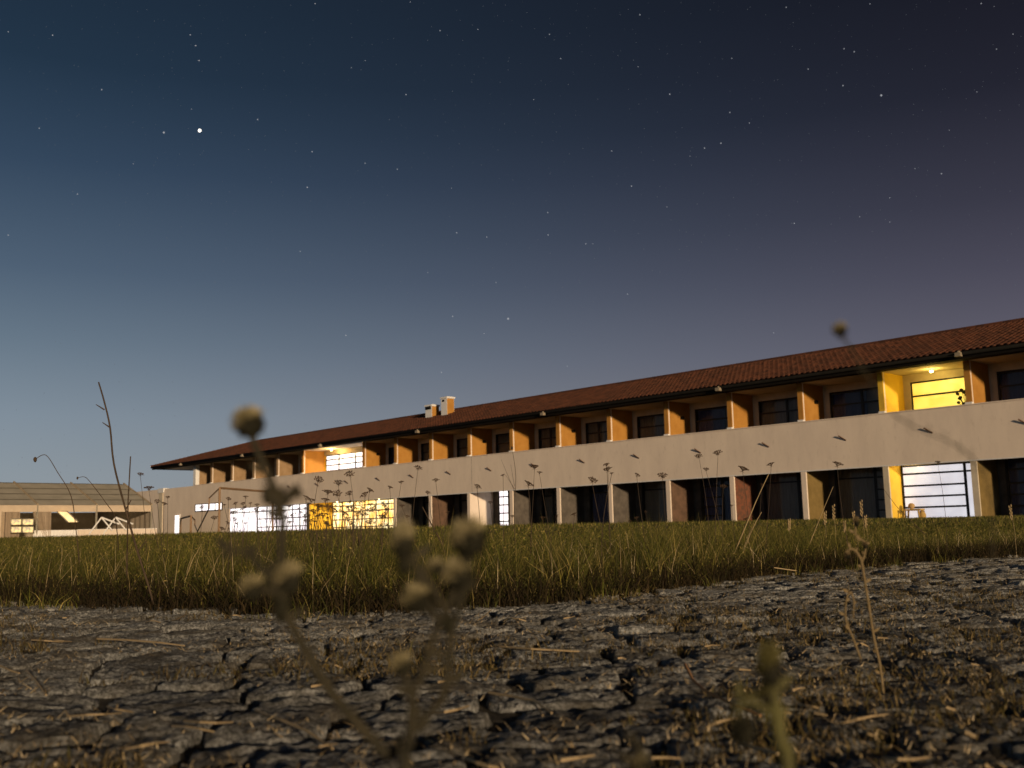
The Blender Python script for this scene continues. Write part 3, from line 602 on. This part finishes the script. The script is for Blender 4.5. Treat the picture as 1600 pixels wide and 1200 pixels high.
# goal frames by the wing
M_goal = mat('goal_post', (.30,.19,.10), (.22,.13,.07), 5, .6)
def goal(px, pyt, pyb, width_px, back_px, dist, label, cat='goal'):
    p0 = at(px, pyb, dist); top = at(px, pyt, dist); h = top.z-.33; r = empty('goal_frame', (p0.x, p0.y, .33), 0); tag(r, label, cat)
    rt = at(px+width_px, pyt, dist*1.12); w = rt-top; w.z = 0; bk = at(px+back_px, pyt, dist*1.03)-top; bk.z = 0
    MB().tube([(0,0,0),(0,0,h)], .06, 8).build('post', M_goal, r); MB().tube([w, w+Vector((0,0,h))], .06, 8).build('post', M_goal, r); MB().tube([(0,0,h), w+Vector((0,0,h))], .06, 8).build('crossbar', M_goal, r)
    MB().tube([(0,0,h), bk+Vector((0,0,h*.82)), bk+Vector((0,0,h*.6))], .04, 6).build('net_stay', M_goal, r)
    MB().tube([bk+Vector((0,0,h*.6)), bk*2.4+Vector((0,0,.02))], .035, 6).build('back_strut', M_frame, r)
goal(342, 762, 830, 84, -16, 54, 'brown football goal frame standing in front of the strip window')
goal(298, 806, 832, -16, 6, 62, 'small low goal frame beside the glowing white door')
# ------------------------------------------------------------------ stars
M_star = emis('star', (.9,.93,1), .36); M_faint = emis('faint_star', (.8,.88,1), .13); M_planet = emis('planet', (1,.93,.8), 3.0)
for m_ in (M_star, M_faint, M_planet): m_.cycles.emission_sampling = 'NONE'; m_.node_tree.nodes['Principled BSDF'].inputs['Base Color'].default_value = (0,0,0,1)
SD = 9000
star_me = MB().ball((0,0,0), 1, 8, 6).mesh('star', M_star)
planet_me = MB().ball((0,0,0), 1, 10, 8).mesh('star', M_planet)
def star(x, y, r, me_, label, group=None):
    o = link('star', me_, None, at(x, y, SD)); o.scale = (r*SD/FPX,)*3; tag(o, label, 'star', group); return o
star(312, 204, 2.5, planet_me, 'brightest point in the sky, a white star high at left')
star(256, 207, 1.5, star_me, 'white star just left of the brightest star')
star(794, 498, 1.6, star_me, 'bright star low over the middle of the roof')
star(1377, 149, 1.5, star_me, 'brightest star in the upper right of the sky')
c5 = [(410,9),(546,139),(718,133),(1043,156),(1094,266),(206,275),(143,307),(391,430),(971,452),(1446,303),(1590,428),(1326,686),(1416,846),(205,742),(351,769),(598,855),(1035,966),(1037,1068),(758,1077),(621,1058),(1208,1108),(1240,1108),(1454,67)]
c6 = [(519,33),(900,18),(1464,30),(1406,16),(1550,155),(782,221),(828,235),(619,314),(777,389),(1386,418),(263,511),(352,559),(222,651),(148,673),(82,710),(1260,592),(1104,766),(1225,789),(990,899),(556,1015),(990,1009),(1475,223),(272,265),(853,985)]
c4 = [(1477,17),(39,149),(247,165),(892,163),(917,214),(933,284),(477,420),(184,601),(897,511),(1463,711),(1440,878),(39,1102),(1407,1178),(363,910),(625,768),(1208,560)]
c7 = [(1398,464),(800,411),(490,366),(603,565),(118,652),(1124,792),(552,820),(746,643),(1577,68)]
allst = [(500+a/2.909, b/2.909) for a, b in c5]+[(1050+a/2.909, b/2.909) for a, b in c6]+[(a/3, b/3) for a, b in c4]+[(500+a/2.909, 300+b/2.909) for a, b in c7]+[(1209,520),(1241,349)]
rs = random.Random(3)
for x, y in allst: star(x, y, rs.uniform(.5, .95), star_me, 'small white star in the dark blue night sky', 'small white stars in the night sky')
fs = MB()
for k in range(5200):
    x = rs.uniform(-700, 2300); y = rs.uniform(-500, 760); p = at(x, y, SD); r = rs.choice([.28,.3,.34,.4,.5,.62])*SD/FPX
    for f in ((0,2,4),(2,1,4),(1,3,4),(3,0,4),(2,0,5),(1,2,5),(3,1,5),(0,3,5)): fs.f.append(tuple(len(fs.v)+i for i in f))
    fs.v += [tuple(p+Vector(d_)*r) for d_ in ((1,0,0),(-1,0,0),(0,1,0),(0,-1,0),(0,0,1),(0,0,-1))]
o = fs.build('faint_stars', M_faint); o['kind'] = 'stuff'
# ------------------------------------------------------------------ wild plants in the meadow
M_stem = mat('dead_stem', (.075,.05,.03), (.045,.03,.018), 40, .8); M_umbel = mat('umbel_seeds', (.085,.05,.028), (.05,.03,.017), 60, .9); M_pale = mat('pale_stem', (.38,.29,.15), (.28,.2,.1), 40, .8)
def umbel(kind):
    b = MB(); n = 15
    for k in range(n):
        a = k*2.399; f = math.sqrt((k+.5)/n); r = f*.022; zt = (.017-.006*f) if kind != 1 else .02-.012*f
        p1 = Vector((r*math.cos(a), r*math.sin(a), zt)); b.tube([(0,0,0), p1*.5+Vector((0,0,-.002 if kind else .001)), p1], .0006, 4)
        for j in range(4): b.ball(p1+Vector((random.uniform(-.004,.004), random.uniform(-.004,.004), random.uniform(-.001,.002))), .0023, 5, 4, (1,1,.7), .3)
    for k in range(6): a = k*1.05; b.tube([(0,0,0), (.012*math.cos(a), .012*math.sin(a), -.006)], [.0008,.0002], 3)
    return b.mesh('seed_head', M_umbel)
UM = [umbel(0), umbel(1), umbel(2), umbel(0)]
def root_of(p, dx=0, dy=0):
    x, y = p.x+dx, p.y+dy; return Vector((x, y, float(gz(x, y))-.01))
def where(x, y):
    if x < 480: return 'left of the lit ground floor glazing'
    return ''
def wild(px, py, w, dist, label, group=None, leanpx=0, m=M_stem):
    p = at(px, py, dist); root = root_of(p, leanpx*dist/FPX, random.uniform(-.08, .08)); r = empty('wild_carrot', root); tag(r, label, 'plant', group)
    q = p-root; b = MB(); pts = []
    bow = random.uniform(-.02, .02)
    for k in range(7): t = k/6; pts.append(Vector((q.x*t**1.4+bow*math.sin(t*3.1), q.y*t, q.z*t)))
    b.tube(pts, [.0019-.0009*k/6 for k in range(7)], 5); b.build('stem', m, r)
    h = link('seed_head', random.choice(UM), r, pts[-1]); s = w/FPX*dist/.029; h.scale = (s,)*3; h.rotation_euler = (random.uniform(-.5,.5), random.uniform(-.6,.6), random.uniform(0,6)); return r
GW = 'wild carrot seed heads standing in the meadow'
labs = {(653,731): 'tall wild carrot seed head rising over the parapet right of the glowing glazing', (547,741): 'tallest wild carrot of the dense clump before the orange glazing', (1160,734): 'wild carrot with upright spikes before the rust coloured loggia', (745,760): 'single funnel shaped wild carrot head before the parapet crack', (219,741): 'small seed head on thin stem above the marquee roof end', (1122,708): 'tall fuzzy seed head before the parapet centre right', (835,730): 'wild carrot with funnel head before the pale parapet centre', (1308,726): 'flat wild carrot head under the parapet edge at right'}
heads = [(490,800,8),(505,806,9),(520,797,8),(536,803,9),(551,795,8),(566,804,9),(583,798,7),(596,808,8),(497,750,9),(529,755,8),(547,741,9),(478,778,7),(486,782,7),(512,770,9),(508,782,8),(527,772,9),(546,771,7),(571,773,8),(577,766,7),(653,731,7),(627,753,5),(609,761,5),(681,750,6),(668,769,5),(745,760,7),(835,730,8),(843,738,5),(825,757,9),(786,742,4),(950,734,8),(956,739,4),(925,751,9),(948,726,6),(995,742,6),(1035,744,9),(1092,713,7),(1122,708,8),(1103,733,6),(1160,734,10),(1205,726,7),(1308,726,9),(1465,722,5),(219,741,6),(233,764,9),(246,783,6),(256,787,6),(262,776,4),(316,792,5),(335,809,6),(357,779,5),(384,776,5),(346,826,6),(1130,760,6),(1190,757,4),(700,800,4),(628,790,5)]
rw = random.Random(21)
LM = [(222,'above the right end of the marquee'),(255,'beside the pale pilaster of the wing'),(318,'below the strip window'),(350,'left of the glowing white glazing'),(384,'over the left part of the white glazing'),(480,'over the orange wall of the lit loggia'),(510,'over the left of the orange glazing'),(530,'over the middle of the orange glazing'),(547,'right of the middle of the orange glazing'),(574,'over the right edge of the orange glazing'),(620,'before the first dark loggia right of the glazing'),(674,'before the second dark loggia right of the glazing'),(745,'before the pale loggia'),(790,'beside the narrow white window'),(835,'before the loggia right of the narrow window'),(950,'before the dark loggia at mid facade'),(1000,'at the left of the brown loggia'),(1035,'at the pillar of the brown loggia'),(1098,'at mid parapet above the brown loggia'),(1130,'at the pillar of the rust coloured loggia'),(1198,'between the rust and ochre loggias'),(1308,'under the parapet edge at right'),(1465,'before the lit yellow and white bay')]
near_ = {}
for h_ in sorted(heads, key=lambda h: h[1]):
    if (h_[0], h_[1]) not in labs: near_.setdefault(min(LM, key=lambda l: abs(l[0]-h_[0]))[1], []).append(h_)
for k_, v_ in near_.items():
    for j_, h_ in enumerate(v_):
        labs[(h_[0], h_[1])] = ('dark wild carrot seed head ' if len(v_) == 1 else ['highest', 'second highest', 'third highest', 'fourth highest', 'fifth highest', 'sixth highest', 'seventh highest'][j_]+' dark wild carrot head ')+k_
for (x, y, w) in heads:
    lb = labs.get((x, y)); wild(x, y+2, w*1.15, rw.uniform(4.3, 6.0) if x < 1000 else rw.uniform(5.6, 7.2), lb, GW, rw.uniform(-22, 26))
# extra lower umbels clustered before the lit glazing
for k in range(130):
    x = rw.choice([rw.uniform(475, 605), rw.uniform(475, 605), rw.uniform(350, 470), rw.uniform(350, 610), rw.uniform(300, 1250)]); y = rw.uniform(785, 822)
    wild(x, y, rw.uniform(3, 6.5), rw.uniform(4.2, 6.2) if x < 900 else rw.uniform(5.6, 7), 'tiny dark wild carrot head just clearing the grass tops', 'low wild carrots just above the grass tops', rw.uniform(-25, 25))
def stalk(pts, dist, r0, r1, name, label, cat, m=M_stem, head=None, extra=()):
    P = [at(x, y, dist+(dz if len(t) > 2 else 0)) for t in pts for (x, y, dz) in [(t[0], t[1], t[2] if len(t) > 2 else 0)]]
    rt = P[0]; r = empty(name, rt); tag(r, label, cat); n = len(P)
    # smooth the polyline
    Q = []
    for i in range(n-1):
        a, b_, c, d_ = P[max(i-1, 0)], P[i], P[i+1], P[min(i+2, n-1)]
        for k in range(4):
            t = k/4; Q.append(.5*((2*b_)+(c-a)*t+(2*a-5*b_+4*c-d_)*t*t+(3*b_-a-3*c+d_)*t**3))
    Q.append(P[-1]); b = MB(); b.tube([q-rt for q in Q], [r0+(r1-r0)*i/(len(Q)-1) for i in range(len(Q))], 6); b.build('stem', m, r, True)
    if head: MB().ball(P[-1]-rt, head, 8, 7, (.8,.8,1.15), .12).build('bud', m, r, True)
    for ep in extra:
        e = [at(x, y, dist)-rt for x, y in ep]; MB().tube(e, [r1*1.1, r1*.5] if len(e) == 2 else r1, 5).build('side_shoot', m, r)
    return r
stalk([(240,945),(232,915),(215,862),(196,795),(178,725),(172,668),(163,628),(154,597)], 3.6, .0042, .0026, 'dead_stalk', 'tallest bare dead stalk leaning left against the sky', 'plant', M_stem, None, [[(163,640),(150,632)],[(197,795),(205,781)],[(215,862),(228,845)],[(172,668),(160,660)]])
for xx, yy, r_ in ((157,612,.006),): pass
stalk([(198,900),(199,850),(200,790),(202,750),(204,713)], 3.9, .0028, .0022, 'dead_stalk', 'thin upright bare stalk right of the tallest stalk', 'plant', M_stem)
stalk([(124,880),(119,830),(111,775),(90,738),(75,714),(66,711),(55,718)], 4.1, .002, .0013, 'drooping_stalk', 'thin stalk with nodding dark bud above the marquee roof', 'plant', M_stem, .009)
stalk([(185,860),(180,810),(165,785),(140,752),(131,745),(121,747)], 4.2, .002, .001, 'drooping_stalk', 'small hooked stalk crossing the marquee roof', 'plant', M_stem, .005)
stalk([(1145,870),(1168,815),(1185,775),(1201,741)], 5.6, .0038, .002, 'pale_stalk', 'long pale straw-coloured stalk slanting right before the loggias', 'plant', M_pale)
stalk([(1158,872),(1175,828),(1190,800)], 5.7, .0028, .0016, 'pale_stalk', 'shorter pale stalk beside the long slanting one', 'plant', M_pale)
stalk([(700,875),(688,845),(672,815),(660,792)], 4.2, .0034, .002, 'dead_stalk', 'dark curved stalk leaning left below the first dark loggia', 'plant', M_stem)
stalk([(1265,850),(1285,800),(1302,760)], 6.2, .0025, .0012, 'pale_stalk', 'pale grass stalk before the ochre ground floor loggia', 'plant', M_pale)
stalk([(805,850),(803,800),(806,745),(800,700)], 5, .002, .001, 'branched_stalk', 'thin branching stalk before the middle of the parapet', 'plant', M_stem, .007, [[(805,770),(783,718)],[(804,760),(798,726)],[(805,765),(790,742)]])
stalk([(1445,835),(1418,808),(1400,790),(1372,752)], 6.5, .0022, .001, 'dead_stalk', 'thin dark stalk slanting across the white window', 'plant', M_stem)
# pale bushy grass seed heads at right
b_ = None
for k, (x, y) in enumerate([(1289,800),(1302,790),(1333,800),(1345,783),(1352,806),(1319,815),(1578,790),(1233,812)]):
    p = at(x, y, 7.0); rt = root_of(p, random.uniform(-.03,.03), 0); r = empty('seeding_grass', rt); tag(r, 'pale seeding grass stem standing above the meadow at right', 'plant', 'pale seeding grasses at right'); q = p-rt
    MB().tube([(0,0,0), q*.5+Vector((.01,0,.0)), q], [.0014,.0012,.001], 5).build('stem', M_pale, r); h = MB()
    for j in range(12): a = j*2.1; c = q*(1-.022*j); h.ball(c+Vector((.008*math.cos(a), .008*math.sin(a), 0)), .007, 5, 4, (.6,.6,1.4), .3)
    h.build('seed_head', M_pale, r)
# ------------------------------------------------------------------ blurred foreground weeds
M_fuzz = mat('fuzzy_head', (.20,.16,.08), (.12,.1,.045), 200, .9, island=[(.52,.45,.27),(.22,.19,.09),(.40,.34,.19)]); M_darkbristle = mat('dark_bristle', (.05,.045,.018), (.028,.026,.012), 200, .9, island=[(.035,.032,.014),(.012,.011,.006),(.022,.02,.009)]); M_core = mat('head_core', (.022,.02,.009), (.014,.013,.007), 200, .9); M_green = mat('weed_stem', (.04,.033,.017), (.02,.018,.01), 90, .85)
def fuzzy(c, r, parent, sq=1., dark=False, nb=900, fm=None):
    r *= .94; o = link('seed_head', MB().ball((r*.06,0,-r*.12), r*.72, 12, 9, (1,1,sq), .1).mesh('seed_head', M_core, True), parent, c); f = MB(); g = MB(); ax = Vector((-.5, -.1, .85)).normalized()
    for k in range(nb):
        z = 1-2*(k+.5)/nb; a = k*2.39996; q = math.sqrt(1-z*z); d_ = Vector((q*math.cos(a), q*math.sin(a), z*sq)); t = Vector((random.uniform(-1,1), random.uniform(-1,1), random.uniform(-1,1)))*.3
        lit_side = d_.dot(ax) > random.uniform(.0, .45) and not dark; m_ = f if lit_side else g; L_ = random.uniform(.95, 1.25) if lit_side else random.uniform(.7, .95)  # pale upper-left side paints in light, dark remainder the shaded side
        p0 = d_*r*.6; p1 = (d_+t*.5)*r*L_; s = d_.cross(Vector((random.uniform(-1,1), .5, 1))).normalized()*r*(.05 if lit_side else .08)
        b0 = len(m_.v); m_.v += [tuple(p0-s), tuple(p0+s), tuple(p1+s*.5), tuple(p1-s*.5)]; m_.f.append((b0, b0+1, b0+2, b0+3))
    if f.v: f.build('bristles', fm or M_fuzz, o)
    g.build('dark_bristles', M_darkbristle, o); return o
def weed(label, D0, stems, heads, name='fuzzy_weed', sm=None, fm=None):
    P = lambda x, y, dz=0: at(x, y, D0+dz)
    b0 = P(*stems[0][0][0]); root = Vector((b0.x, b0.y, -.005)); r = empty(name, root); tag(r, label, 'plant')
    for pts, ra, rb_ in stems:
        if ra > .001: ra *= 1.3; rb_ *= 1.25
        W_ = [P(*p) for p in pts]
        if pts is stems[0][0] or pts[0][1] > 1190: W_ = [Vector((W_[0].x+(W_[0].x-W_[1].x)*.3, W_[0].y, -.005))]+W_
        n = len(W_); Q = []
        for i in range(n-1):
            a, b_, c, d_ = W_[max(i-1,0)], W_[i], W_[i+1], W_[min(i+2,n-1)]
            for k in range(4): t = k/4; Q.append(.5*((2*b_)+(c-a)*t+(2*a-5*b_+4*c-d_)*t*t+(3*b_-a-3*c+d_)*t**3))
        Q.append(W_[-1]); m_ = MB(); m_.tube([q-root for q in Q], [ra+(rb_-ra)*i/(len(Q)-1) for i in range(len(Q))], 7); 
        for i, q in enumerate(Q):                           # short hairs
            for k in range(9):
                a = random.uniform(0, 6.28); d_ = Vector((math.cos(a), math.sin(a), random.uniform(-.3,.8)))*random.uniform(.0016,.0034); bb_ = len(m_.v); q0 = q-root+Vector((0,0,random.uniform(-.004,.004)))
                m_.v += [tuple(q0-Vector((0,0,.0003))), tuple(q0+Vector((0,0,.0003))), tuple(q0+d_)]; m_.f.append((bb_, bb_+1, bb_+2))
        m_.build('stem', sm or M_green, r, True)
        if ra > .0012 and len(Q) > 8:
            lf = MB()
            for i in range(3, len(Q)-3, 3):
                q = Q[i]-root; a = random.uniform(0, 6.28); d_ = Vector((math.cos(a), .3*math.sin(a), .55)).normalized(); L_ = random.uniform(.006, .013); w_ = d_.cross(Vector((0,1,.2))).normalized()*L_*.2
                lf.quad(q, q+d_*L_*.5+w_, q+d_*L_, q+d_*L_*.5-w_)
            lf_ = lf.build('bract', sm or M_green, r); lf_['kind'] = 'stuff'
    for hd in heads:
        x, y, rp = hd[:3]; sq = hd[3] if len(hd) > 3 else 1; dk = hd[4] if len(hd) > 4 else False
        fuzzy(P(x, y)-root, rp/FPX*D0, r, sq, dk, fm=fm)
    return r
M_mid = mat('faded_stem', (.22,.16,.08), (.15,.11,.05), 90, .85); M_leafstem = mat('leafy_stem', (.10,.095,.03), (.06,.055,.02), 90, .85); M_leaffuzz = mat('leafy_fuzz', (.17,.15,.045), (.09,.08,.025), 90, .85)
weed('tall blurred weed at left with one round fuzzy head against the sky', .48,
 [([(640,1215),(600,1175),(520,1085),(468,1000),(441,935),(440,860),(441,800),(425,755),(398,695),(391,668)], .0022, .0013),
  ([(440,935),(415,895),(390,868),(365,862),(345,872)], .0012, .0006), ([(441,925),(420,925),(400,922)], .0012, .001), ([(440,800),(425,780),(414,765)], .0014, .0022), ([(440,790),(452,775),(468,765)], .0012, .0024)],
 [(390,662,27),(395,920,21),(452,905,23,1.2),(440,948,17,1.7,True),(455,895,12,1.4,True),(418,775,11,1.6,True),(458,768,9,.6,True)])
weed('blurred weed at centre carrying a cluster of round fuzzy seed heads', .46,
 [([(632,1215),(641,1165),(645,1090),(662,1045),(680,990),(702,945),(715,905)], .0017, .0012), ([(690,1095),(698,1060),(704,1000),(722,930),(733,860)], .0014, .0012), ([(690,975),(672,955),(652,938)], .0012, .001), ([(700,960),(668,905),(648,880),(632,858)], .0012, .001), ([(645,1095),(638,1070),(629,1045)], .0012, .001), ([(645,1140),(665,1120),(690,1095)], .0013,.0013)],
 [(733,842,33),(716,900,27),(652,937,25),(630,848,21,1.6),(682,886,15),(628,1040,20),(632,878,14,1.8,True),(700,975,13,1.5,True),(728,870,13,1.4,True)])
weed('blurred greenish weed with a leafy tip at the bottom right', .42,
 [([(1232,1215),(1222,1170),(1214,1120),(1206,1070),(1198,1030)], .0024, .002), ([(1212,1120),(1185,1100),(1165,1095),(1150,1110)], .0012, .001)],
 [(1203,1045,21,1.9),(1198,1085,13,1.5),(1160,1142,26,1.0,True)], 'leafy_weed', M_leafstem, M_leaffuzz)
weed('pale curled slender weed over the paving at right', 1.5,
 [([(1375,1040),(1366,1000),(1358,950),(1350,900),(1346,878),(1338,862),(1326,858),(1322,872)], .0016, .0013), ([(1346,880),(1352,862),(1350,846),(1340,842),(1336,830),(1338,812)], .0012, .0008), ([(1345,1030),(1334,1000),(1322,970),(1322,940),(1328,925),(1334,938),(1333,965)], .0012,.0009)],
 [(1338,816,5,1.8),(1324,868,5,1.4),(1352,852,5,1.3)], 'slender_weed', M_mid, M_mid)
weed('small round out of focus seed head floating high on a hair-thin stem', .50,
 [([(1560,1215),(1556,1100),(1552,900),(1545,760),(1500,700),(1400,650),(1345,570),(1315,520)], .00045, .0003)], [(1313,516,12)], 'thin_stemmed_weed')
weed('tiny yellowish weed tip at the bottom edge', .40, [([(1000,1215),(1000,1200),(1003,1188)], .002, .0015)], [(1003,1190,16,.7)])
